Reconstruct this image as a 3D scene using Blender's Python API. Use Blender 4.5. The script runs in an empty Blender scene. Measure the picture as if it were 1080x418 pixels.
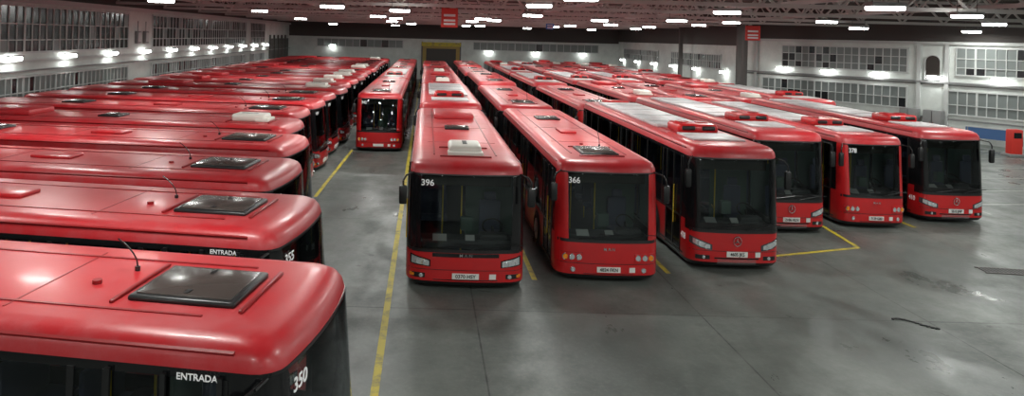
import bpy, bmesh, math, random
from mathutils import Vector, Matrix
random.seed(7)
sc = bpy.context.scene
try:
    sc.view_settings.view_transform = 'Standard'
    sc.view_settings.look = 'None'
except Exception as e:
    print(e)

# ------------------------------------------------------------------ materials
MATS = {}
def pmat(name, col, rough=0.5, metal=0.0, coat=0.0, noise=None, bump=None, emit=None, spec=None):
    m = bpy.data.materials.new(name); m.use_nodes = True
    nt = m.node_tree; b = nt.nodes['Principled BSDF']
    b.inputs['Base Color'].default_value = (*col, 1)
    b.inputs['Roughness'].default_value = rough
    b.inputs['Metallic'].default_value = metal
    b.inputs['Coat Weight'].default_value = coat
    b.inputs['Coat Roughness'].default_value = 0.12
    if spec is not None: b.inputs['Specular IOR Level'].default_value = spec
    if emit:
        b.inputs['Emission Color'].default_value = (*emit[0], 1)
        b.inputs['Emission Strength'].default_value = emit[1]
    if noise:   # (scale, colour2, lo, hi, roughness2)
        tc = nt.nodes.new('ShaderNodeTexCoord')
        oi = nt.nodes.new('ShaderNodeObjectInfo')
        ad = nt.nodes.new('ShaderNodeVectorMath'); ad.operation = 'ADD'
        mu = nt.nodes.new('ShaderNodeVectorMath'); mu.operation = 'SCALE'; mu.inputs[3].default_value = 40
        nt.links.new(oi.outputs['Random'], mu.inputs[0])
        nt.links.new(tc.outputs['Object'], ad.inputs[0]); nt.links.new(mu.outputs[0], ad.inputs[1])
        n = nt.nodes.new('ShaderNodeTexNoise'); n.inputs['Scale'].default_value = noise[0]
        n.inputs['Detail'].default_value = 7; n.inputs['Roughness'].default_value = 0.7
        nt.links.new(ad.outputs[0], n.inputs['Vector'])
        mr = nt.nodes.new('ShaderNodeMapRange'); mr.inputs[1].default_value = noise[2]; mr.inputs[2].default_value = noise[3]
        nt.links.new(n.outputs['Fac'], mr.inputs[0])
        mx = nt.nodes.new('ShaderNodeMix'); mx.data_type = 'RGBA'
        mx.inputs[6].default_value = (*col, 1); mx.inputs[7].default_value = (*noise[1], 1)
        nt.links.new(mr.outputs[0], mx.inputs[0]); nt.links.new(mx.outputs[2], b.inputs['Base Color'])
        r = nt.nodes.new('ShaderNodeMapRange'); r.inputs[3].default_value = rough; r.inputs[4].default_value = noise[4]
        nt.links.new(mr.outputs[0], r.inputs[0]); nt.links.new(r.outputs[0], b.inputs['Roughness'])
        if bump:
            bn = nt.nodes.new('ShaderNodeBump'); bn.inputs['Strength'].default_value = bump
            bn.inputs['Distance'].default_value = 0.02
            nt.links.new(n.outputs['Fac'], bn.inputs['Height']); nt.links.new(bn.outputs[0], b.inputs['Normal'])
    MATS[name] = m
    return m

def backdark(name, col=(0.04, 0.04, 0.042)):
    """inside of the bus shell is grey trim, not paint"""
    m = MATS[name]; nt = m.node_tree
    out = [n for n in nt.nodes if n.type == 'OUTPUT_MATERIAL'][0]
    b = nt.nodes['Principled BSDF']
    g = nt.nodes.new('ShaderNodeNewGeometry')
    d = nt.nodes.new('ShaderNodeBsdfDiffuse'); d.inputs[0].default_value = (*col, 1)
    mx = nt.nodes.new('ShaderNodeMixShader')
    nt.links.new(g.outputs['Backfacing'], mx.inputs[0])
    nt.links.new(b.outputs[0], mx.inputs[1]); nt.links.new(d.outputs[0], mx.inputs[2])
    nt.links.new(mx.outputs[0], out.inputs['Surface'])

pmat('bus_red', (0.54, 0.012, 0.014), 0.28, coat=0.25, noise=(1.1, (0.43, 0.013, 0.016), 0.35, 0.75, 0.42)); backdark('bus_red')
pmat('roof_red', (0.49, 0.018, 0.024), 0.36, coat=0.08, noise=(1.3, (0.50, 0.085, 0.092), 0.42, 0.78, 0.52), bump=0.15, spec=0.5); backdark('roof_red')
pmat('rib_red', (0.27, 0.008, 0.010), 0.4)
pmat('roof_white', (0.60, 0.58, 0.59), 0.4, noise=(1.6, (0.42, 0.30, 0.30), 0.42, 0.75, 0.55))
pmat('cream', (0.75, 0.72, 0.66), 0.4)
pmat('black_trim', (0.012, 0.012, 0.013), 0.35)
pmat('black_gloss', (0.008, 0.008, 0.009), 0.1)
pmat('hatch_pane', (0.07, 0.055, 0.05), 0.2)
pmat('underbody', (0.01, 0.01, 0.01), 0.8)
pmat('rubber', (0.014, 0.014, 0.014), 0.75)
pmat('hub', (0.35, 0.35, 0.36), 0.35, metal=0.8)
pmat('lens', (0.75, 0.78, 0.8), 0.08, metal=0.6)
pmat('lens_dark', (0.10, 0.10, 0.11), 0.08, metal=0.4)
pmat('amber', (0.8, 0.25, 0.02), 0.2)
pmat('chrome', (0.7, 0.7, 0.72), 0.15, metal=1.0)
pmat('plate', (0.78, 0.78, 0.75), 0.4)
pmat('white_letter', (0.85, 0.85, 0.85), 0.5, emit=((1, 1, 1), 0.10))
pmat('black_letter', (0.02, 0.02, 0.02), 0.5)
pmat('seat', (0.09, 0.10, 0.16), 0.7)
pmat('dash', (0.09, 0.09, 0.093), 0.6)
pmat('pole_yellow', (0.85, 0.6, 0.04), 0.35)
pmat('cab_green', (0.08, 0.14, 0.11), 0.6)
pmat('display', (0.02, 0.018, 0.012), 0.4)
pmat('paper', (0.7, 0.7, 0.68), 0.7)
m = bpy.data.materials.new('bus_glass'); m.use_nodes = True; nt = m.node_tree; nt.nodes.clear()
o = nt.nodes.new('ShaderNodeOutputMaterial'); t = nt.nodes.new('ShaderNodeBsdfTransparent'); t.inputs[0].default_value = (0.50, 0.54, 0.53, 1)
g = nt.nodes.new('ShaderNodeBsdfGlossy'); g.inputs['Roughness'].default_value = 0.03; g.inputs[0].default_value = (0.85, 0.9, 0.95, 1)
f = nt.nodes.new('ShaderNodeFresnel'); f.inputs[0].default_value = 1.5
mx = nt.nodes.new('ShaderNodeMixShader')
nt.links.new(f.outputs[0], mx.inputs[0]); nt.links.new(t.outputs[0], mx.inputs[1]); nt.links.new(g.outputs[0], mx.inputs[2]); nt.links.new(mx.outputs[0], o.inputs[0])
MATS['bus_glass'] = m
# building
pmat('wall_white', (0.66, 0.69, 0.66), 0.75, noise=(0.5, (0.44, 0.46, 0.44), 0.4, 0.8, 0.85))
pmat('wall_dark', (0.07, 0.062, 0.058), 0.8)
pmat('ceiling_dark', (0.09, 0.075, 0.065), 0.85, noise=(0.4, (0.05, 0.043, 0.038), 0.4, 0.7, 0.9))
pmat('steel_dark', (0.12, 0.11, 0.105), 0.6)
pmat('steel_truss', (0.50, 0.48, 0.46), 0.55)
pmat('steel_grey', (0.22, 0.22, 0.22), 0.5)
pmat('pane_dark', (0.02, 0.022, 0.024), 0.15)
pmat('pane_frost', (0.17, 0.19, 0.185), 0.35)
pmat('frame_grey', (0.52, 0.53, 0.52), 0.6)
pmat('lamp_glow', (1, 1, 1), 0.5, emit=((0.97, 1.0, 0.97), 26))
pmat('lamp_body', (0.3, 0.3, 0.3), 0.5)
pmat('sign_red', (0.6, 0.03, 0.02), 0.5)
pmat('sign_blue', (0.03, 0.15, 0.5), 0.5)
pmat('sign_white', (0.8, 0.8, 0.8), 0.5)
pmat('yellow_paint', (0.58, 0.46, 0.03), 0.5, noise=(2.4, (0.22, 0.19, 0.09), 0.48, 0.68, 0.6))
pmat('white_paint', (0.42, 0.42, 0.40), 0.5, noise=(3.0, (0.2, 0.2, 0.19), 0.45, 0.7, 0.6))
pmat('blue_paint', (0.05, 0.12, 0.28), 0.5)
pmat('door_ochre', (0.35, 0.24, 0.06), 0.6)
pmat('debris_black', (0.01, 0.01, 0.01), 0.6)
pmat('door_dark', (0.03, 0.022, 0.018), 0.5)

def floor_mat():
    m = bpy.data.materials.new('wet_concrete'); m.use_nodes = True; nt = m.node_tree; N = nt.nodes; L = nt.links
    b = N['Principled BSDF']; tc = N.new('ShaderNodeTexCoord')
    mp = N.new('ShaderNodeMapping'); mp.inputs['Scale'].default_value = (1.0, 0.45, 1.0); L.new(tc.outputs['Object'], mp.inputs[0])
    def noise(s, d=6, r=0.6, dist=0.0, st=False):
        n = N.new('ShaderNodeTexNoise'); n.inputs['Scale'].default_value = s; n.inputs['Detail'].default_value = d
        n.inputs['Roughness'].default_value = r; n.inputs['Distortion'].default_value = dist
        L.new(mp.outputs[0] if st else tc.outputs['Object'], n.inputs['Vector']); return n.outputs['Fac']
    def mr(src, a, bb, c=0.0, d=1.0):
        k = N.new('ShaderNodeMapRange'); k.inputs[1].default_value = a; k.inputs[2].default_value = bb
        k.inputs[3].default_value = c; k.inputs[4].default_value = d; L.new(src, k.inputs[0]); return k.outputs[0]
    def mix(fac, a, c):
        k = N.new('ShaderNodeMix'); k.data_type = 'RGBA'; L.new(fac, k.inputs[0])
        if isinstance(a, tuple): k.inputs[6].default_value = (*a, 1)
        else: L.new(a, k.inputs[6])
        if isinstance(c, tuple): k.inputs[7].default_value = (*c, 1)
        else: L.new(c, k.inputs[7])
        return k.outputs[2]
    def op(o, a, bb):
        k = N.new('ShaderNodeMath'); k.operation = o
        for i, q in enumerate((a, bb)):
            if isinstance(q, (int, float)): k.inputs[i].default_value = q
            else: L.new(q, k.inputs[i])
        return k.outputs[0]
    big = noise(0.3, 8, 0.7, .3, True); mid = noise(0.9, 9, 0.72); fine = noise(10, 6, 0.75); spots = noise(1.7, 4, 0.55, .5)
    wet = mr(noise(0.38, 8, 0.66, .3, True), 0.47, 0.66)
    c = mix(mr(big, 0.36, 0.64), (0.083, 0.093, 0.086), (0.165, 0.177, 0.160))
    c = mix(mr(mid, 0.40, 0.70, 0, 0.6), c, (0.068, 0.076, 0.070))
    c = mix(mr(fine, 0.5, 0.8, 0, 0.45), c, (0.23, 0.237, 0.220))
    c = mix(op('MULTIPLY', wet, 0.45), c, (0.055, 0.062, 0.058))
    c = mix(mr(spots, 0.69, 0.735, 0, 0.8), c, (0.024, 0.021, 0.019))
    sp = N.new('ShaderNodeSeparateXYZ'); L.new(tc.outputs['Object'], sp.inputs[0])
    def joint(sock, off, per, w):
        return op('LESS_THAN', op('MODULO', op('ADD', sock, off + 1000 * per), per), w)
    j = op('MAXIMUM', joint(sp.outputs[0], -5.7, 4.6, 0.03), joint(sp.outputs[1], -0.6, 6.9, 0.035))
    c = mix(op('MULTIPLY', op('MULTIPLY', j, 0.9), mr(mid, 0.35, 0.6, 0.35, 1)), c, (0.02, 0.02, 0.02))
    L.new(c, b.inputs['Base Color'])
    dry = mr(mid, 0.35, 0.65, 0.36, 0.60)
    k = N.new('ShaderNodeMix'); k.data_type = 'FLOAT'; L.new(wet, k.inputs[0]); L.new(dry, k.inputs[2]); k.inputs[3].default_value = 0.20
    L.new(k.outputs[0], b.inputs['Roughness'])
    b.inputs['Specular IOR Level'].default_value = 0.4
    bn = N.new('ShaderNodeBump'); bn.inputs['Strength'].default_value = 0.3; bn.inputs['Distance'].default_value = 0.01
    L.new(mid, bn.inputs['Height']); L.new(bn.outputs[0], b.inputs['Normal'])
    MATS['wet_concrete'] = m
floor_mat()

# ------------------------------------------------------------------ mesh builder
class MB:
    def __init__(s): s.v = []; s.f = []; s.m = []; s.names = []
    def mi(s, n):
        if n not in s.names: s.names.append(n)
        return s.names.index(n)
    def add(s, vs, fs, mat):
        o = len(s.v); s.v += [tuple(p) for p in vs]; k = s.mi(mat)
        for f in fs: s.f.append([i + o for i in f]); s.m.append(k)
    def box(s, c, d, mat, M=None):
        x, y, z = d[0] / 2, d[1] / 2, d[2] / 2
        vs = [Vector((a * x, b * y, e * z)) for a in (-1, 1) for b in (-1, 1) for e in (-1, 1)]
        if M: vs = [M @ p for p in vs]
        vs = [p + Vector(c) for p in vs]
        s.add(vs, [(0, 1, 3, 2), (4, 6, 7, 5), (0, 4, 5, 1), (2, 3, 7, 6), (0, 2, 6, 4), (1, 5, 7, 3)], mat)
    def rbox(s, c, d, r, mat, M=None, seg=2):
        bm = bmesh.new(); bmesh.ops.create_cube(bm, size=1)
        for v in bm.verts: v.co = Vector((v.co.x * d[0], v.co.y * d[1], v.co.z * d[2]))
        bmesh.ops.bevel(bm, geom=bm.edges[:], offset=r, segments=seg, affect='EDGES', profile=0.5)
        bm.verts.index_update()
        vs = [v.co.copy() for v in bm.verts]
        if M: vs = [M @ p for p in vs]
        vs = [p + Vector(c) for p in vs]
        s.add(vs, [[v.index for v in f.verts] for f in bm.faces], mat); bm.free()
    def cyl(s, p0, p1, r, mat, n=12, r1=None):
        p0 = Vector(p0); p1 = Vector(p1); d = (p1 - p0).normalized(); r1 = r if r1 is None else r1
        a = d.orthogonal().normalized(); b = d.cross(a)
        vs = []
        for p, rr in ((p0, r), (p1, r1)):
            for i in range(n):
                t = 2 * math.pi * i / n; vs.append(p + (a * math.cos(t) + b * math.sin(t)) * rr)
        fs = [(i, (i + 1) % n, n + (i + 1) % n, n + i) for i in range(n)]
        fs += [list(range(n - 1, -1, -1)), list(range(n, 2 * n))]
        s.add(vs, fs, mat)
    def tube(s, pts, r, mat, n=8):
        for a, b in zip(pts[:-1], pts[1:]): s.cyl(a, b, r, mat, n)
    def torus(s, c, R, r, mat, M=None, n=20, k=6):
        vs = []; fs = []
        for i in range(n):
            a = 2 * math.pi * i / n
            for j in range(k):
                b = 2 * math.pi * j / k
                p = Vector(((R + r * math.cos(b)) * math.cos(a), (R + r * math.cos(b)) * math.sin(a), r * math.sin(b)))
                if M: p = M @ p
                vs.append(p + Vector(c))
        for i in range(n):
            for j in range(k):
                fs.append((i * k + j, ((i + 1) % n) * k + j, ((i + 1) % n) * k + (j + 1) % k, i * k + (j + 1) % k))
        s.add(vs, fs, mat)
    def mesh(s, name, smooth=True, ang=32):
        me = bpy.data.meshes.new(name); me.from_pydata(s.v, [], s.f)
        for n in s.names: me.materials.append(MATS[n])
        me.polygons.foreach_set('material_index', s.m)
        if smooth:
            me.polygons.foreach_set('use_smooth', [True] * len(s.f))
            try: me.set_sharp_from_angle(angle=math.radians(ang))
            except Exception as e: print('sharp', e)
        me.update(); return me

def obj(name, me, loc=(0, 0, 0), parent=None, M=None):
    o = bpy.data.objects.new(name, me); sc.collection.objects.link(o)
    if M is not None: o.matrix_basis = M
    else: o.location = loc
    if parent: o.parent = parent
    return o

TXT = {}
def text_mesh(t, size, mat):
    k = (t, size, mat)
    if k in TXT: return TXT[k]
    cu = bpy.data.curves.new('txt', 'FONT'); cu.body = t; cu.size = size; cu.align_x = 'CENTER'; cu.align_y = 'CENTER'
    cu.extrude = 0.003; cu.offset = size * 0.012
    ob = bpy.data.objects.new('txt', cu); sc.collection.objects.link(ob)
    dg = bpy.context.evaluated_depsgraph_get(); me = bpy.data.meshes.new_from_object(ob.evaluated_get(dg))
    me.name = 'letters'; bpy.data.objects.remove(ob); me.materials.clear(); me.materials.append(MATS[mat]); TXT[k] = me
    return me

# ------------------------------------------------------------------ the bus
BL = 12.3; HW = 1.25; RC = 0.3; BU = 0.12
def rings(kind):
    zb = {'A': 0.83, 'B': 0.93, 'C': 0.86}[kind]
    return [(0.10, .05, .06, .04, .3, .12), (0.19, 0, 0, 0, .3, .12), (0.44, 0, 0, 0, .3, .12), (zb, 0, .015, 0, .3, .12),
            (1.06, 0, .035, 0, .29, .12), (2.42, .03, .15, .03, .24, .12), (2.50, .035, .165, .04, .22, .12),
            (2.60, .05, .20, .07, .20, .12), (2.68, .09, .26, .13, .19, .11), (2.73, .16, .36, .22, .19, .09), (2.75, .28, .52, .4, .18, .06)]
def fy(x, z, R):
    for a, b in zip(R[:-1], R[1:]):
        if a[0] <= z <= b[0]:
            t = (z - a[0]) / (b[0] - a[0]); P = [a[i] + (b[i] - a[i]) * t for i in range(6)]; break
    else: P = R[0] if z < R[0][0] else R[-1]
    hw = HW - P[1]; rc = P[4]; ax = min(abs(x), hw - 0.001); y = P[2]
    if ax > hw - rc:
        dx = ax - (hw - rc); y += rc - math.sqrt(max(rc * rc - dx * dx, 0))
    return y - P[5] * (1 - (ax / hw) ** 2)

YS = [0.62, 1.75, 2.1, 3.5, 5.0, 6.3, 7.7, 9.5, 10.6, 11.5]
def bus_mesh(kind, roof, mirrors=True):
    mb = MB(); R = rings(kind)
    NF = 9
    allr = []
    for (z, ins, fo, ro, rc, bu) in R:
        hw = HW - ins; yf = fo; yr = BL - ro; pts = []
        def B(x): return -bu * (1 - (x / hw) ** 2)
        for i in range(NF):
            x = -(hw - rc) + 2 * (hw - rc) * i / (NF - 1); pts.append((x, yf + B(x), z))
        for a in (-67.5, -45, -22.5):
            a = math.radians(a); x = hw - rc + rc * math.cos(a); pts.append((x, yf + rc + rc * math.sin(a) + B(x), z))
        y0 = yf + rc; y1 = yr - 0.2; side = [y0] + [y0 + (y - 0.3) / (BL - .5) * (y1 - y0) if fo > .17 else max(y, y0 + .02) for y in YS] + [y1]
        for y in side: pts.append((hw, y, z))
        pts.append((hw - 0.06, yr - 0.06, z))
        for x in (hw - 0.2, 0, -(hw - 0.2)): pts.append((x, yr, z))
        pts.append((-(hw - 0.06), yr - 0.06, z))
        for y in reversed(side): pts.append((-hw, y, z))
        for a in (-22.5, -45, -67.5):
            a = math.radians(a); x = -(hw - rc + rc * math.cos(a)); pts.append((x, yf + rc + rc * math.sin(a) + B(x), z))
        allr.append(pts)
    n = len(allr[0]); NS = len(YS) + 2
    cls = []
    for i in range(n):
        if i < NF - 1: cls.append('front')
        elif i < NF + 3: cls.append('cornR')
        elif i < NF + 3 + NS - 1: cls.append('R%d' % (i - (NF + 3)))
        elif i < NF + 3 + NS + 4: cls.append('rear' if NF + 3 + NS < i < NF + 3 + NS + 3 else 'rear_c')
        elif i < NF + 3 + NS + 5: cls.append('rear_c')
        elif i < NF + 3 + NS + 5 + NS - 1: cls.append('L%d' % (NS - 2 - (i - (NF + 3 + NS + 5))))
        else: cls.append('cornL')
    flat = [p for r in allr for p in r]
    groups = {}
    for k in range(len(R) - 1):
        for i in range(n):
            c = cls[i]; mat = 'bus_red'
            if k == 0: mat = 'black_trim'
            if c == 'front' or c.startswith('corn'):
                if 3 <= k <= 5: mat = 'bus_glass'
                if c.startswith('corn') and kind == 'B' and 3 <= k <= 5: mat = 'bus_red'
                if c.startswith('corn') and kind != 'B' and 3 <= k <= 5: mat = 'black_gloss'
                if k == 3 and kind == 'C': mat = 'black_gloss'
            elif c[0] in 'RL' and c[1:].isdigit():
                q = int(c[1:])
                if k == 4 and 0 < q < NS - 2: mat = 'bus_glass'
                if k == 4 and q in (0, NS - 2): mat = 'black_gloss'
                if k == 5: mat = 'black_gloss'
                if c[0] == 'L' and q in (1, 5) and 1 <= k <= 4: mat = 'bus_glass'
            elif c == 'rear':
                if k == 4: mat = 'black_gloss'
            if k >= 6: mat = 'roof_red'
            groups.setdefault(mat, []).append((k * n + i, k * n + (i + 1) % n, (k + 1) * n + (i + 1) % n, (k + 1) * n + i))
    o = len(mb.v); mb.v += flat
    for mat, fs in groups.items():
        q = mb.mi(mat)
        for f in fs: mb.f.append([a + o for a in f]); mb.m.append(q)
    mb.f.append([o + (len(R) - 1) * n + i for i in range(n)]); mb.m.append(mb.mi('roof_red'))
    mb.f.append([o + i for i in range(n - 1, -1, -1)]); mb.m.append(mb.mi('underbody'))

    def patch(x0, x1, z0, z1, mat, off=0.012, nx=8, nz=2):
        vs = []
        for lay in (off, -0.01):
            for i in range(nx + 1):
                t = i / nx; x = x0 + (x1 - x0) * t
                a = z0(t) if callable(z0) else z0; b = z1(t) if callable(z1) else z1
                for j in range(nz + 1):
                    z = a + (b - a) * j / nz; vs.append((x, fy(x, z, R) - lay, z))
        fs = []; w = nz + 1; base = (nx + 1) * w
        fl = x1 > x0
        for i in range(nx):
            for j in range(nz):
                q = (i * w + j, (i + 1) * w + j, (i + 1) * w + j + 1, i * w + j + 1)
                fs.append(q if fl else q[::-1])
        for i in range(nx):
            for j in (0, nz):
                fs.append((i * w + j, (i + 1) * w + j, base + (i + 1) * w + j, base + i * w + j))
        for i in (0, nx):
            for j in range(nz):
                fs.append((i * w + j, i * w + j + 1, base + i * w + j + 1, base + i * w + j))
        mb.add(vs, fs, mat)
    def roundlamp(x, z, r, mat='lens'):
        y = fy(x, z, R)
        mb.cyl((x, y + .05, z), (x, y - .02, z), r * 1.18, 'chrome', 20)
        mb.cyl((x, y + .0, z), (x, y - .035, z), r, mat, 20, r * 0.85)

    zb = R[3][0]
    patch(-1.2, 1.2, .435, .447, 'black_trim', .004, 24, 1)
    patch(-1.2, 1.2, zb - .02, zb + .05, 'black_trim', .008, 24, 1)
    patch(-1.15, 1.15, 2.47, 2.5, 'black_trim', .008, 24, 1)
    for sx, ex in ((-.75, .1), (.25, .95)):
        p0 = Vector((sx, fy(sx, 1.05, R) - .04, zb + .06)); p1 = Vector((ex, fy(ex, 1.2, R) - .04, zb + .16))
        mb.cyl(p0, p1, .012, 'black_trim', 6)
        mb.cyl(p1 + Vector((-.35, 0, .02)), p1 + Vector((.25, 0.01, .0)), .010, 'black_trim', 6)
    D = -.08
    for s in (-1, 1):
        if kind == 'A':
            patch(s * .74, s * 1.17, lambda t: D + .58 + .04 * t, lambda t: D + .73 + .10 * t, 'black_gloss', .010)
            patch(s * .77, s * 1.14, lambda t: D + .60 + .04 * t, lambda t: D + .71 + .09 * t, 'lens', .018)
            roundlamp(s * .86, D + .66, .05); roundlamp(s * 1.0, D + .68, .05)
            patch(s * .85, s * 1.12, D + .34, D + .44, 'black_trim', .010)
            roundlamp(s * .93, D + .39, .04)
            patch(s * 1.08, s * 1.18, D + .36, D + .42, 'amber', .016)
        elif kind == 'B':
            patch(s * .62, s * 1.14, D + .56, D + .76, 'bus_red', .02)
            for q in (.70, .87, 1.03): roundlamp(s * q, D + .66, .066, 'lens' if q < 1 else 'amber')
            roundlamp(s * .85, D + .38, .05)
        else:
            patch(s * .66, s * 1.20, lambda t: D + .54 + .12 * t * t, lambda t: D + .66 + .16 * t, 'lens_dark', .012)
            patch(s * .72, s * 1.14, lambda t: D + .57 + .10 * t * t, lambda t: D + .65 + .13 * t, 'lens', .020)
            roundlamp(s * .82, D + .62, .05); roundlamp(s * .98, D + .67, .05)
            patch(s * .72, s * 1.08, D + .33, D + .42, 'black_trim', .010); roundlamp(s * .88, D + .375, .035)
    z0p = .255 if kind != 'C' else .32
    patch(-.28, .28, z0p, z0p + .12, 'plate', .022, 4, 1)
    patch(.5, .64, z0p + .0, z0p + .11, 'paper', .014, 2, 1)
    if kind == 'A':
        patch(-.70, .70, .72, .80, 'black_gloss', .010, 12, 1)
        patch(-.68, .68, .11, .235, 'black_trim', .008, 12, 1)
    elif kind == 'B':
        patch(-.6, .6, .12, .22, 'black_trim', .008, 12, 1)
    else:
        patch(-.6, .6, .13, .30, 'black_trim', .008, 12, 1)
        for zz in (.16, .20, .24): patch(-.52, .52, zz, zz + .012, 'steel_grey', .014, 10, 1)
        y = fy(0, .68, R); M = Matrix.Rotation(math.pi / 2, 3, 'X')
        mb.torus((0, y - .02, .67), .105, .013, 'chrome', M, 24, 6)
        for a in (90, 210, 330):
            a = math.radians(a); mb.cyl((0, y - .02, .67), (.10 * math.cos(a), y - .02, .67 + .10 * math.sin(a)), .018, 'chrome', 6, .005)
    # destination box and cab interior
    mb.box((0, .36, 2.33), (1.9, .12, .26), 'display')
    mb.rbox((0, .52, .90), (2.1, .5, .22), .05, 'dash')
    mb.rbox((.62, .5, 1.04), (.6, .3, .14), .04, 'dash')
    mb.box((-.55, .32, 1.03), (.3, .2, .02), 'paper', Matrix.Rotation(.5, 3, 'X')); mb.box((.1, .3, 1.04), (.2, .15, .02), 'paper', Matrix.Rotation(.6, 3, 'X'))
    Mx = Matrix.Rotation(math.radians(35), 3, 'X')
    mb.torus((.62, .74, 1.2), .22, .018, 'black_trim', Mx)
    mb.cyl((.62, .74, 1.2), (.62, .6, .95), .03, 'black_trim')
    mb.rbox((.62, 1.3, .85), (.5, .5, .14), .04, 'seat'); mb.rbox((.62, 1.55, 1.25), (.48, .12, .75), .04, 'seat')
    mb.rbox((.62, 1.55, 1.72), (.28, .1, .18), .03, 'seat')
    mb.box((.62, 1.8, 1.35), (1.1, .04, 1.5), 'cab_green')
    mb.rbox((.05, .75, 1.25), (.28, .2, .3), .03, 'cab_green')
    mb.cyl((-.05, 1.2, .35), (-.05, 1.2, 2.45), .018, 'pole_yellow')
    mb.cyl((-.05, 1.2, 1.1), (.1, 1.7, 1.1), .018, 'pole_yellow')
    for yy in (2.2, 4.4, 6.8, 9.2):
        for xx in (-.45, .45): mb.cyl((xx, yy, .35), (xx, yy, 2.4), .018, 'pole_yellow', 8)
    mb.box((0, 6.2, .36), (2.3, 11.4, .03), 'dash')
    yy = 2.6
    while yy < 11:
        for xx in (-.75, .75):
            if not (xx < 0 and 4.7 < yy < 6.5):
                mb.rbox((xx, yy + .2, .85), (.85, .45, .1), .03, 'seat'); mb.rbox((xx, yy + .45, 1.2), (.85, .08, .65), .03, 'seat')
        yy += 1.05
    for s in (-1, 1):
        for q, y in enumerate(YS):
            mb.box((s * (HW - .013), y, 1.74), (.016, .07, 1.38), 'black_trim', Matrix.Rotation(-s * .022, 3, 'Y'))
        mb.box((s * (HW + .002), 6.1, 1.05), (.012, 11.0, .05), 'black_trim')
        mb.box((s * (HW + .002), 6.1, .25), (.012, 11.3, .04), 'black_trim')
    for (a, b) in ((.62, 1.75), (5.0, 6.3)):
        for y in (a + .03, (a + b) / 2, b - .03): mb.box((-HW, y, 1.36), (.03, .05, 2.2), 'black_trim')
        mb.box((-HW, (a + b) / 2, .26), (.03, b - a, .05), 'black_trim')
        mb.cyl((-(HW + .03), (a + b) / 2 - .1, .8), (-(HW + .03), (a + b) / 2 - .1, 1.7), .015, 'pole_yellow', 6)
    for yw in (2.75, 8.6):
        for s in (-1, 1):
            vs = [(s * (HW + .008), yw, .3)]; k = 18
            for i in range(k + 1):
                a = math.pi * i / k; vs.append((s * (HW + .008), yw - .60 * math.cos(a), .36 + .62 * math.sin(a)))
            vs += [(s * (HW + .008), yw + .6, .12), (s * (HW + .008), yw - .6, .12)]
            loop = list(range(1, k + 4)); mb.add(vs, [loop if s < 0 else loop[::-1]], 'black_trim')
            mb.cyl((s * (HW - .28), yw, .46), (s * (HW + .02), yw, .46), .46, 'rubber', 28)
            mb.cyl((s * (HW - .1), yw, .46), (s * (HW + .035), yw, .46), .27, 'hub', 20)
            mb.cyl((s * (HW + .0), yw, .46), (s * (HW + .07), yw, .46), .10, 'hub', 12)
            mb.torus((s * (HW + .02), yw, .46), .36, .03, 'rubber', Matrix.Rotation(math.pi / 2, 3, 'Y'), 24, 6)
    # mirrors: hanging in front of the pillars, or folded flat against the side
    for s in (-1, 1):
        if mirrors:
            pts = [Vector((s * (HW - .12), .22, 2.50)), Vector((s * (HW + .04), -.02, 2.47)), Vector((s * (HW + .10), -.06, 2.36)), Vector((s * (HW + .10), -.06, 2.25))]
            mb.tube(pts, .02, 'black_trim', 8)
            mb.rbox((s * (HW + .10), -.06, 2.05), (.17, .11, .42), .045, 'black_trim')
            mb.box((s * (HW + .10), -.003, 2.05), (.13, .006, .35), 'chrome')
        else:
            mb.tube([Vector((s * (HW - .10), .25, 2.45)), Vector((s * (HW + .07), .3, 2.42)), Vector((s * (HW + .08), .45, 2.3))], .02, 'black_trim', 8)
            mb.rbox((s * (HW + .08), .5, 2.1), (.10, .2, .4), .04, 'black_trim')
    for s in (-1, 1):
        for z in (.8, .95, 1.1): mb.rbox((s * 1.05, BL + .0, z), (.16, .04, .11), .015, 'sign_red')
    # ---- roof furniture
    zt = 2.75
    for s in (-1, 1):
        mb.box((s * .70, 6.3, zt + .002), (.035, 10.4, .018), 'rib_red')
        mb.box((s * (HW - .065), 6.2, 2.655), (.03, 11.3, .03), 'rib_red', Matrix.Rotation(s * .5, 3, 'Y'))
    for y in (3.1, 6.1, 9.4): mb.box((0, y, zt + .001), (1.7, .02, .008), 'rib_red')
    def hatch(y, w=.95, l=1.15):
        mb.rbox((0, y, zt + .02), (w, l, .07), .03, 'black_trim', None, 3)
        mb.rbox((0, y, zt + .053), (w - .13, l - .13, .03), .012, 'hatch_pane')
        for q in (-.3, .3): mb.box((q, y, zt + .07), (.10, .05, .012), 'black_trim')
    def bars(y, l):
        for q in (-1, 1): mb.rbox((0, y + q * (l / 2 + .11), zt + .015), (1.15, .05, .04), .015, 'rib_red')
    if roof == 'dark':
        hatch(1.45); bars(1.45, 1.15); hatch(8.6, .85, .85)
        mb.cyl((-.1, 2.6, zt), (-.1, 2.6, zt + .04), .05, 'rib_red', 14)
        mb.cyl((.35, 2.4, zt), (.35, 2.4, zt + .05), .03, 'black_trim', 8)
        pts = [Vector((.35, 2.4 + .25 * (i / 6) ** 1.6, zt + .05 + .30 * (i / 6) ** .8)) for i in range(7)]
        mb.tube(pts, .009, 'black_trim', 6)
        mb.rbox((0, 5.2, zt + .03), (.5, .9, .07), .03, 'roof_red')
    elif roof == 'white':
        mb.rbox((0, 1.55, zt + .11), (.74, 1.05, .24), .08, 'cream', None, 3)
        mb.rbox((0, 1.12, zt + .05), (.8, .4, .1), .03, 'cream')
        mb.box((0, 1.6, zt + .232), (.10, .5, .012), 'black_trim')
        bars(1.5, 1.1); hatch(6.0, .7, .7)
        mb.rbox((0, 9.3, zt + .08), (1.3, 1.9, .18), .06, 'roof_red')
    else:
        P = 3.0
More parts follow.
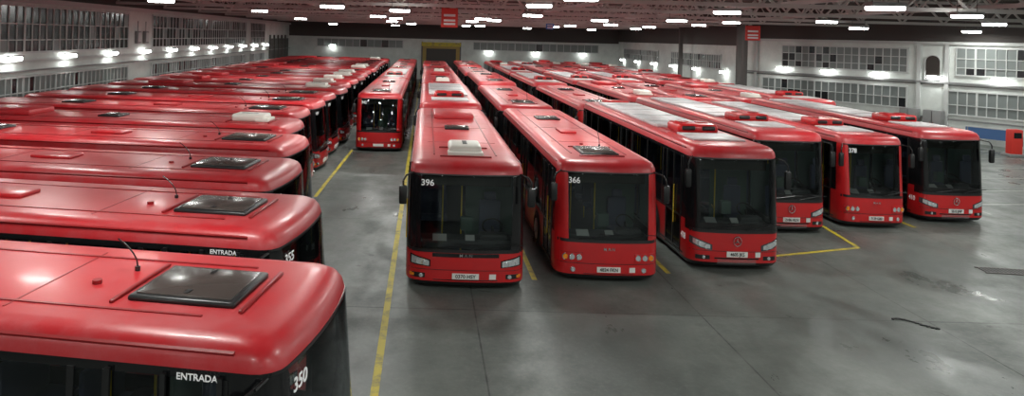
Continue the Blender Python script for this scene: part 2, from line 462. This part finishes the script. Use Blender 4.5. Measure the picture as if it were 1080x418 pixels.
        mb.rbox((0, P, zt + .11), (1.25, 1.0, .24), .09, 'bus_red', None, 3)
        for s in (-1, 1):
            mb.rbox((s * .31, P - .47, zt + .13), (.42, .12, .12), .045, 'black_trim', None, 3)
            mb.cyl((s * .31, P + .08, zt + .2), (s * .31, P + .08, zt + .242), .2, 'black_trim', 20)
            mb.torus((s * .31, P + .08, zt + .242), .2, .015, 'bus_red', None, 20, 6)
        mb.rbox((0, 1.7, zt + .02), (1.5, 1.3, .05), .02, 'roof_white')
        mb.rbox((0, 7.3, zt + .035), (1.7, 7.2, .09), .04, 'roof_white')
        for y in (4.6, 6.4, 8.2, 9.8): mb.box((0, y, zt + .083), (1.6, .03, .008), 'steel_grey')
        mb.rbox((0, 11.3, zt + .05), (1.1, .5, .16), .05, 'bus_red')
    return mb.mesh('bus_body_%s_%s' % (kind, roof))

BM = {}
def get_bus(*k):
    if k not in BM: BM[k] = bus_mesh(*k)
    return BM[k]

def bus(x, y, ang=0.0, kind='A', roof='dark', w=1.0, number=None, plate=None, entrada=False, logo=None, h=1.0, sidenum=None, mirrors=True):
    e = bpy.data.objects.new('city_bus', None); sc.collection.objects.link(e)
    e.empty_display_size = 1; e.location = (x, y, 0); e.rotation_euler = (0, 0, ang); e.scale = (w, 1, h)
    obj('bus_body', get_bus(kind, roof, mirrors), parent=e)
    R = rings(kind)
    def ftext(t, tx, tz, size, mat):
        yy = fy(tx, tz, R) - .03; rz = math.atan(2 * BU * tx / HW ** 2)
        M = Matrix.Translation((tx, yy, tz)) @ Matrix.Rotation(rz, 4, 'Z') @ Matrix.Rotation(math.pi / 2, 4, 'X')
        obj('lettering', text_mesh(t, size, mat), parent=e, M=M)
    def stext(t, ty, tz, size):
        M = Matrix(((0, 0, -1, -(HW + .012)), (-1, 0, 0, ty), (0, 1, 0, tz), (0, 0, 0, 1)))
        obj('lettering', text_mesh(t, size, 'white_letter'), parent=e, M=M)
    if number: ftext(number, -.84, 2.30, .19, 'white_letter')
    if plate: ftext(plate, 0, .315 if kind != 'C' else .38, .105, 'black_letter')
    if logo: ftext(logo, 0, .762 if kind == 'A' else .78, .10, 'chrome')
    if entrada: stext('ENTRADA', .86, 2.45, .085)
    if sidenum: stext(sidenum, .40, .66, .2)
    return e

PITCH = 12.95
cols = [(.98, 15.6, 'A', 'white', 1.04, 1.0, '396', '0370 HSY', 'M A N', None),
        (4.28, 16.3, 'B', 'dark', .95, 1.0, '366', '4824 FKN', 'M A N', None),
        (7.68, 17.4, 'C', 'pod', .90, 1.09, None, '4605 JKS', None, '418'),
        (10.85, 21.0, 'C', 'pod', .88, 1.08, None, '2186 HLN', None, '367'),
        (13.85, 21.8, 'B', 'pod', .80, 1.02, '378', '7139 GBD', 'M A N', None),
        (16.95, 22.7, 'C', 'pod', .84, 1.06, None, '5512 JHP', None, '410')]
for ci, (x, y, k, r, w, h, num, pl, lg, sn) in enumerate(cols):
    for row in range(5):
        if row == 0: bus(x, y, 0, k, r, w, num, pl, logo=lg, h=h, sidenum=sn)
        else:
            kk, rr = random.choice([('A', 'white'), ('B', 'dark'), ('C', 'pod'), ('A', 'dark')] if ci < 2 else [('C', 'pod'), ('C', 'pod'), ('B', 'dark'), ('A', 'white')])
            bus(x + random.uniform(-.08, .08), y + PITCH * row, 0, kk, rr, w, str(random.randint(320, 430)), h=random.uniform(1.0, 1.06))
for row in range(4):
    bus(20.2, 36.5 + PITCH * row, 0, 'C', 'pod' if row % 2 == 0 else 'white', .9, '402')
for row in range(4):
    bus(-2.15, 33.7 + PITCH * row, 0, 'A' if row else 'B', 'dark' if row != 1 else 'pod', .88, '3%d2' % (row + 4))
left = [(-.92, 7.47, '350', 8), (-1.72, 11.05, '355', 7.5), (-2.65, 14.65, '369', 6), (-3.1, 18.4, '361', 5), (-3.85, 22.1, '374', 4)]
yy = 25.8
while yy < 84:
    left.append((-4.15 + random.uniform(-.12, .12), yy, str(random.randint(320, 430)), 4)); yy += 3.62
for i, (x, y, num, a) in enumerate(left):
    r = 'dark' if i < 4 else random.choice(['dark', 'dark', 'dark', 'white'])
    if i == 4: r = 'white'
    bus(x, y, math.radians(90 - a), 'A', r, 1.04, num, entrada=i < 6, mirrors=False)

# ------------------------------------------------------------------ building
XL = -17.6; YB = 91.0; YF = -14.0; CORN = (24.6, 55.2); RE = (43.5, 24.5); CZ = 8.3
def plane_obj(name, vs, mat):
    mb = MB(); mb.add(vs, [tuple(range(len(vs)))], mat); return obj(name, mb.mesh(name, False))
plane_obj('floor', [(XL - .3, YF, 0), (46, YF, 0), (46, YB + .3, 0), (XL - .3, YB + .3, 0)], 'wet_concrete')
plane_obj('ceiling', [(XL - .3, YB + .3, CZ), (46, YB + .3, CZ), (46, YF, CZ), (XL - .3, YF, CZ)], 'ceiling_dark')

def wall(name, p0, p1, zt):
    p0 = Vector(p0); p1 = Vector(p1); d = (p1 - p0); L = d.length; d.normalize(); n = Vector((-d.y, d.x))
    mb = MB(); M = Matrix(((d.x, n.x, 0, p0.x), (d.y, n.y, 0, p0.y), (0, 0, 1, 0), (0, 0, 0, 1)))
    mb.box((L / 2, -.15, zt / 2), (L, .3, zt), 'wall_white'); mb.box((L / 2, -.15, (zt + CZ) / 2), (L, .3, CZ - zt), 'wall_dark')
    obj(name, mb.mesh(name, False), M=M); return M, L
def window(name, M, s0, s1, z0, z1, dv, zs, pane, frame='frame_grey'):
    mb = MB(); c = (s0 + s1) / 2; w = s1 - s0
    mb.box((c, .03, (z0 + z1) / 2), (w, .04, z1 - z0), pane)
    k = max(1, round(w / dv)); rn = random.Random(int(s0 * 10 + z0))
    for i in range(k + 1):
        t = .10 if i % 6 == 0 else .045
        mb.box((s0 + w * i / k, .06, (z0 + z1) / 2), (t, .08, z1 - z0), frame)
    lv = [z0] + zs + [z1]
    for i in range(k):
        for a, b in zip(lv[:-1], lv[1:]):
            if rn.random() < .18: mb.box((s0 + w * (i + .5) / k, .055, (a + b) / 2), (w / k, .012, b - a), 'pane_dark' if pane == 'pane_frost' else 'pane_frost')
    for z in [z0, z1] + zs: mb.box((c, .065, z), (w + .1, .1, .09 if z in (z0, z1) else .045), frame)
    obj(name, mb.mesh(name, False), M=M)
def trim(name, M, s0, s1, z, h, dep, mat):
    mb = MB(); mb.box(((s0 + s1) / 2, dep / 2 + .01, z), (s1 - s0, dep, h), mat); obj(name, mb.mesh(name, False), M=M)
wn = 0
def W(*a, **k):
    global wn; wn += 1; window('window_%d' % wn, *a, **k)
ML, LL = wall('wall_left', (XL, YB), (XL, YF), 6.75)
def ls(y): return YB - y
for (a, b) in ((71, 77), (45.5, 69), (22, 41.8), (0, 19)):
    W(ML, ls(b), ls(a), 4.35, 6.4, .6, [4.9, 5.6], 'pane_dark')
    W(ML, ls(b), ls(a), 2.0, 3.3, .45, [2.6], 'pane_frost')
trim('trim_1', ML, 0, LL, 4.0, .10, .12, 'frame_grey'); trim('trim_2', ML, 0, LL, 3.55, .06, .16, 'steel_grey')
trim('trim_3', ML, 0, LL, 6.65, .22, .2, 'frame_grey')
MBk, LB = wall('wall_back', (CORN[0], YB), (XL, YB), 5.15)
def bs(x): return CORN[0] - x
MR1, L1 = wall('wall_right', CORN, (CORN[0], YB), 5.4)
MR2, L2 = wall('wall_right_angled', RE, CORN, 6.0)
wall('wall_side', (RE[0], YF), RE, 6.0)
wall('wall_front', (XL, YF), (RE[0], YF), 6.75)
W(MBk, bs(22), bs(6), 3.9, 4.9, .9, [], 'pane_frost'); W(MBk, bs(-3), bs(-14), 3.9, 4.9, .9, [], 'pane_frost')
def rs(px): return (RE[0] - px) / (RE[0] - CORN[0]) * L2
W(MR2, rs(30.7), rs(26.3), 4.0, 5.55, .5, [4.45, 5.0], 'pane_frost')
W(MR2, rs(42), rs(32.1), 4.0, 5.65, .5, [4.45, 5.0], 'pane_frost')
W(MR2, rs(30.7), rs(25.5), 1.75, 3.1, .5, [2.4], 'pane_frost')
W(MR2, rs(42), rs(31.9), 1.6, 3.05, .5, [2.2], 'pane_frost')
W(MR1, 4, 16, 3.4, 4.6, .5, [4.0], 'pane_frost'); W(MR1, 20, 33, 3.4, 4.6, .5, [4.0], 'pane_frost')
trim('trim_4', MR2, 0, L2, 3.50, .12, .14, 'steel_grey'); trim('trim_5', MR2, 0, L2, 5.9, .15, .2, 'frame_grey')
trim('trim_6', MR2, 0, L2, 3.36, .05, .10, 'steel_dark'); trim('trim_7', MR2, 0, L2, 1.3, .08, .08, 'steel_grey')
# pilasters on the angled wall
for i, px in enumerate((25.2, 31.05, 31.85)):
    mb = MB(); mb.box((rs(px), .07, 3.0), (.22, .14, 6.0), 'frame_grey'); obj('trim_%d' % (8 + i), mb.mesh('pilaster', False), M=MR2)
mb = MB(); s = rs(31.45); vs = []
for i in range(13):
    a = math.pi * i / 12; vs.append((s + .42 * math.cos(a), .10, 4.75 + .42 * math.sin(a)))
vs += [(s - .42, .10, 3.65), (s + .42, .10, 3.65)]
mb.add(vs, [tuple(range(len(vs)))], 'door_dark')
for i in range(15): mb.cyl(vs[i], vs[(i + 1) % 15], .04, 'frame_grey', 6)
wn += 1; obj('window_%d' % wn, mb.mesh('arched_window', False), M=MR2)
mb = MB(); c = bs(1.9)
mb.box((c, .06, 2.3), (4.8, .08, 4.6), 'door_ochre'); mb.box((c, .08, 2.0), (3.8, .10, 3.9), 'door_dark')
for q in (-2.45, 2.45): mb.box((c + q, .12, 2.4), (.18, .2, 4.8), 'steel_dark')
mb.box((c, .14, 4.5), (5.0, .2, .5), 'yellow_paint')
obj('door_1', mb.mesh('door_1', False), M=MBk)
for i in range(5):
    mb = MB(); mb.box((0, .08, 2.4), (1.9, .12, 4.8), 'door_dark'); mb.box((1.0, .12, 2.6), (.12, .2, 5.2), 'steel_dark'); mb.box((0, .16, 2.4), (1.8, .04, .1), 'steel_grey')
    obj('sliding_gate', mb.mesh('sliding_gate', False), M=ML @ Matrix.Translation((ls(80.5 + i * 2.12), 0, 0)))
def wallbox(M, s, z, w, h, mat, name):
    mb = MB(); mb.rbox((0, .12, 0), (w, .2, h), .02, mat); mb.box((0, .225, 0), (w * .8, .012, h * .75), 'frame_grey'); mb.cyl((0, .1, h / 2), (0, .1, h / 2 + .6), .03, 'steel_grey', 8)
    obj(name, mb.mesh(name), M=M @ Matrix.Translation((s, 0, z)))
for y in (43.1, 44.3): wallbox(ML, ls(y), 5.0, .5, .75, 'steel_grey', 'electrical_box')

def xr(y):
    if y > CORN[1]: return CORN[0]
    if y < RE[1]: return RE[0]
    t = (y - RE[1]) / (CORN[1] - RE[1]); return RE[0] + (CORN[0] - RE[0]) * t
def truss(y):
    mb = MB(); x0 = XL + .1; x1 = xr(y) - .25; w = x1 - x0; zb = 6.95; zt2 = 8.15
    mb.box(((x0 + x1) / 2, 0, zb), (w, .14, .15), 'steel_truss'); mb.box(((x0 + x1) / 2, 0, zt2), (w, .14, .14), 'steel_truss')
    k = round(w / 2.3)
    for i in range(k):
        a = x0 + w * i / k; b = x0 + w * (i + 1) / k
        mb.cyl((a, 0, zb), ((a + b) / 2, 0, zt2), .06, 'steel_truss', 5); mb.cyl(((a + b) / 2, 0, zt2), (b, 0, zb), .06, 'steel_truss', 5)
    obj('roof_truss', mb.mesh('roof_truss'), (0, y, 0))
y = 4
while y < 90: truss(y); y += 7.2
for x in (-13.5, -6.6, .4, 7.4, 14.4, 21.5):
    mb = MB(); mb.box((x, 38, 7.2), (.14, 98, .16), 'steel_truss'); mb.box((x, 38, 8.1), (.1, 98, .1), 'steel_truss')
    for i in range(49):
        a = -11 + i * 2; mb.cyl((x, a, 7.25), (x, a + 1, 8.1), .04, 'steel_truss', 4); mb.cyl((x, a + 1, 8.1), (x, a + 2, 7.25), .04, 'steel_truss', 4)
    obj('ceiling_girder', mb.mesh('ceiling_girder'))
def column(x, y):
    mb = MB(); mb.box((0, 0, CZ / 2), (.28, .05, CZ), 'steel_dark'); mb.box((0, .14, CZ / 2), (.3, .03, CZ), 'steel_dark'); mb.box((0, -.14, CZ / 2), (.3, .03, CZ), 'steel_dark')
    mb.box((0, 0, CZ / 2), (.04, .27, CZ), 'steel_dark'); mb.box((0, 0, .03), (.5, .5, .06), 'steel_dark'); mb.box((0, 0, 7.0), (.5, .5, .1), 'steel_dark')
    obj('steel_column', mb.mesh('steel_column', False), (x, y, 0))
for x, y in ((22.6, 50.5), (23.3, 53), (23.6, 66)): column(x, y)

# lamps: hanging high-bay fittings with a deep opal diffuser
lm = MB(); lm.rbox((0, 0, .09), (.95, .42, .12), .03, 'lamp_body'); lm.rbox((0, 0, -.005), (.88, .38, .11), .03, 'lamp_glow')
for s in (-.35, .35): lm.cyl((s, 0, .1), (s, 0, CZ - 6.7), .012, 'steel_dark', 5)
LM = lm.mesh('high_bay_lamp', False)
al = bpy.data.lights.new('lamp_light', 'AREA'); al.shape = 'RECTANGLE'; al.size = .82; al.size_y = .3; al.energy = 172; al.color = (.97, 1.0, .95)
def lamp(x, y, z=6.7):
    o = obj('high_bay_lamp', LM, (x, y, z)); obj('lamp_light', al, (0, 0, -.08), parent=o)
for j, y in enumerate((-7, 1, 9.5, 18, 26, 33.5, 41, 49, 57.5, 67, 78)):
    for i, x in enumerate((-10, -3.1, 3.9, 10.9, 18, 25, 32)):
        xx = x + random.uniform(-.9, .9) + (1.2 if j % 2 else 0); yy = y + random.uniform(-1.8, 1.8)
        if xx > xr(yy) - 1.5: continue
        if i == 0 and j % 2 and j > 4: continue
        lamp(xx, yy, 6.7 + random.uniform(-.12, .12))
wl = MB(); wl.rbox((0, .35, 0), (.75, .2, .16), .05, 'lamp_glow'); wl.box((0, .18, .09), (.1, .34, .05), 'lamp_body'); wl.box((0, .35, .11), (.85, .28, .05), 'lamp_body')
WL = wl.mesh('wall_lamp', False)
def wlamp(M, s, z): obj('wall_lamp', WL, M=M @ Matrix.Translation((s, 0, z)))
y = 20.5
while y < 78: wlamp(ML, ls(y), 4.12); y += 4.7
s = 3
while s < L2 - 1: wlamp(MR2, s, 3.80); s += 3.3
for s in (3, 9, 15, 21, 27, 33): wlamp(MR1, s, 3.2)
for x in (-12, 8, 14, 20): wlamp(MBk, bs(x), 4.0 if x < 0 else 3.7)

def sign(x, y, z, mats, w=.75, h=.85):
    mb = MB(); mb.box((0, 0, 0), (w, .05, h), mats[0]); mb.box((0, -.03, h * .12), (w * .7, .012, h * .12), mats[1]); mb.box((0, -.03, -h * .14), (w * .7, .012, h * .1), mats[1]); mb.box((0, -.03, -h * .32), (w * .7, .012, h * .1), mats[1])
    for s in (-1, 1): mb.cyl((s * w * .4, 0, h / 2), (s * w * .4, 0, CZ - z), .012, 'steel_dark', 5)
    obj('hanging_sign', mb.mesh('hanging_sign', False), (x, y, z))
sign(1.15, 36.5, 6.5, ('sign_red', 'sign_white'), .85, 1.0); sign(22, 48, 6.3, ('sign_red', 'sign_white'), 1.0, 1.0)
sign(10.9, 63, 6.7, ('sign_blue', 'sign_white'), .7, .6)

def strip(pts, w=.13, mat='yellow_paint'):
    mb = MB()
    for a, b in zip(pts[:-1], pts[1:]):
        a = Vector(a); b = Vector(b); d = (b - a).normalized(); n = Vector((-d.y, d.x)) * w / 2
        mb.add([(a.x - n.x, a.y - n.y, .004), (b.x - n.x, b.y - n.y, .004), (b.x + n.x, b.y + n.y, .004), (a.x + n.x, a.y + n.y, .004)], [(0, 1, 2, 3)], mat)
    obj('floor_marking', mb.mesh('floor_marking', False))
strip([(-.66, 2), (-.66, 88)]); strip([(-3.62, 24), (-3.4, 34)], .12)
for x, y0 in ((2.62, 16.3), (5.93, 17), (9.2, 18.6), (15.25, 22)): strip([(x, y0), (x, y0 + 60)], .12)
strip([(12.35, 60), (12.35, 22), (12.05, 19.6), (8.9, 18.5)], .12)
for k in range(5): strip([(22 + k * .4, 28 + k * 2.6), (31 + k * .4, 28.8 + k * 2.6)], .1, 'white_paint')
strip([(19.2, 24), (19.2, 34)], .1, 'white_paint'); strip([(20, 25.5), (33, 27)], .12, 'white_paint')
mb = MB(); rnd = random.Random(3)
for i in range(16):
    t = i / 15; mb.rbox((-.3 + .6 * t, .10 * math.sin(t * 5) - .35 * t, .012), (.07 + rnd.random() * .05, .03 + rnd.random() * .03, .02), .008, 'debris_black', Matrix.Rotation(rnd.random() * 3, 3, 'Z'), 1)
obj('rubber_debris', mb.mesh('rubber_debris'), (9.95, 14.5, 0))
# drain channel with grating
mb = MB(); mb.box((0, 0, .006), (4.6, .42, .012), 'debris_black')
for i in range(47): mb.box((-2.28 + i * .099, 0, .014), (.03, .4, .012), 'steel_dark')
for q in (-.21, .21): mb.box((0, q, .012), (4.7, .04, .024), 'steel_dark')
obj('drain_channel', mb.mesh('drain_channel', False), M=Matrix.Translation((16.4, 17.6, 0)) @ Matrix.Rotation(-.12, 4, 'Z'))
mb = MB(); mb.rbox((0, 0, .75), (.6, .45, 1.3), .06, 'sign_red'); mb.rbox((0, 0, .06), (.9, .7, .12), .02, 'steel_grey'); mb.box((0, -.23, 1.1), (.4, .02, .3), 'black_gloss')
mb.tube([Vector((.3, 0, 1.2)), Vector((.45, 0, 1.0)), Vector((.45, 0, .5)), Vector((.32, 0, .6))], .02, 'rubber')
obj('fuel_pump', mb.mesh('fuel_pump'), (31.2, 37.6, 0))
def along(s, off): return MR2 @ Matrix.Translation((s, off, 0))
def cabinet(s, off, mat):
    mb = MB(); mb.rbox((0, 0, .95), (1.0, .5, 1.7), .03, mat); mb.box((0, 0, .05), (.9, .4, .1), 'steel_dark')
    mb.box((0, .26, .95), (.015, .02, 1.6), 'black_trim')
    for q in (-.08, .08): mb.box((q, .27, 1.0), (.03, .03, .2), 'chrome')
    obj('tool_cabinet', mb.mesh('tool_cabinet'), M=along(s, off))
cabinet(rs(31.6), .5, 'steel_grey'); cabinet(rs(30.9), .5, 'steel_grey'); cabinet(rs(27.5), .5, 'frame_grey')
def barrier(s, off):
    mb = MB(); mb.box((0, 0, .75), (2.4, .05, .6), 'blue_paint'); mb.box((0, .0, 1.08), (2.5, .07, .06), 'frame_grey')
    for q in (-1.1, 1.1): mb.box((q, 0, .55), (.06, .06, 1.1), 'steel_grey'); mb.box((q, 0, .02), (.08, .5, .04), 'steel_grey')
    obj('safety_barrier', mb.mesh('safety_barrier'), M=along(s, off))
barrier(rs(33.2), .9); barrier(rs(34.8), .9)

w = bpy.data.worlds.new('night'); sc.world = w; w.use_nodes = True
w.node_tree.nodes['Background'].inputs[0].default_value = (.02, .025, .03, 1); w.node_tree.nodes['Background'].inputs[1].default_value = .5

cd = bpy.data.cameras.new('camera'); cam = bpy.data.objects.new('camera', cd); sc.collection.objects.link(cam)
cd.sensor_width = 36; cd.sensor_fit = 'HORIZONTAL'; cd.lens = 25.0; cd.shift_x = 90 / 1080; cd.shift_y = -171 / 1080; cd.clip_end = 400
cam.matrix_basis = Matrix.Translation((0, 0, 5.53)) @ Matrix.Rotation(math.pi / 2, 4, 'X') @ Matrix.Rotation(math.radians(1.5), 4, 'Z')
sc.camera = cam
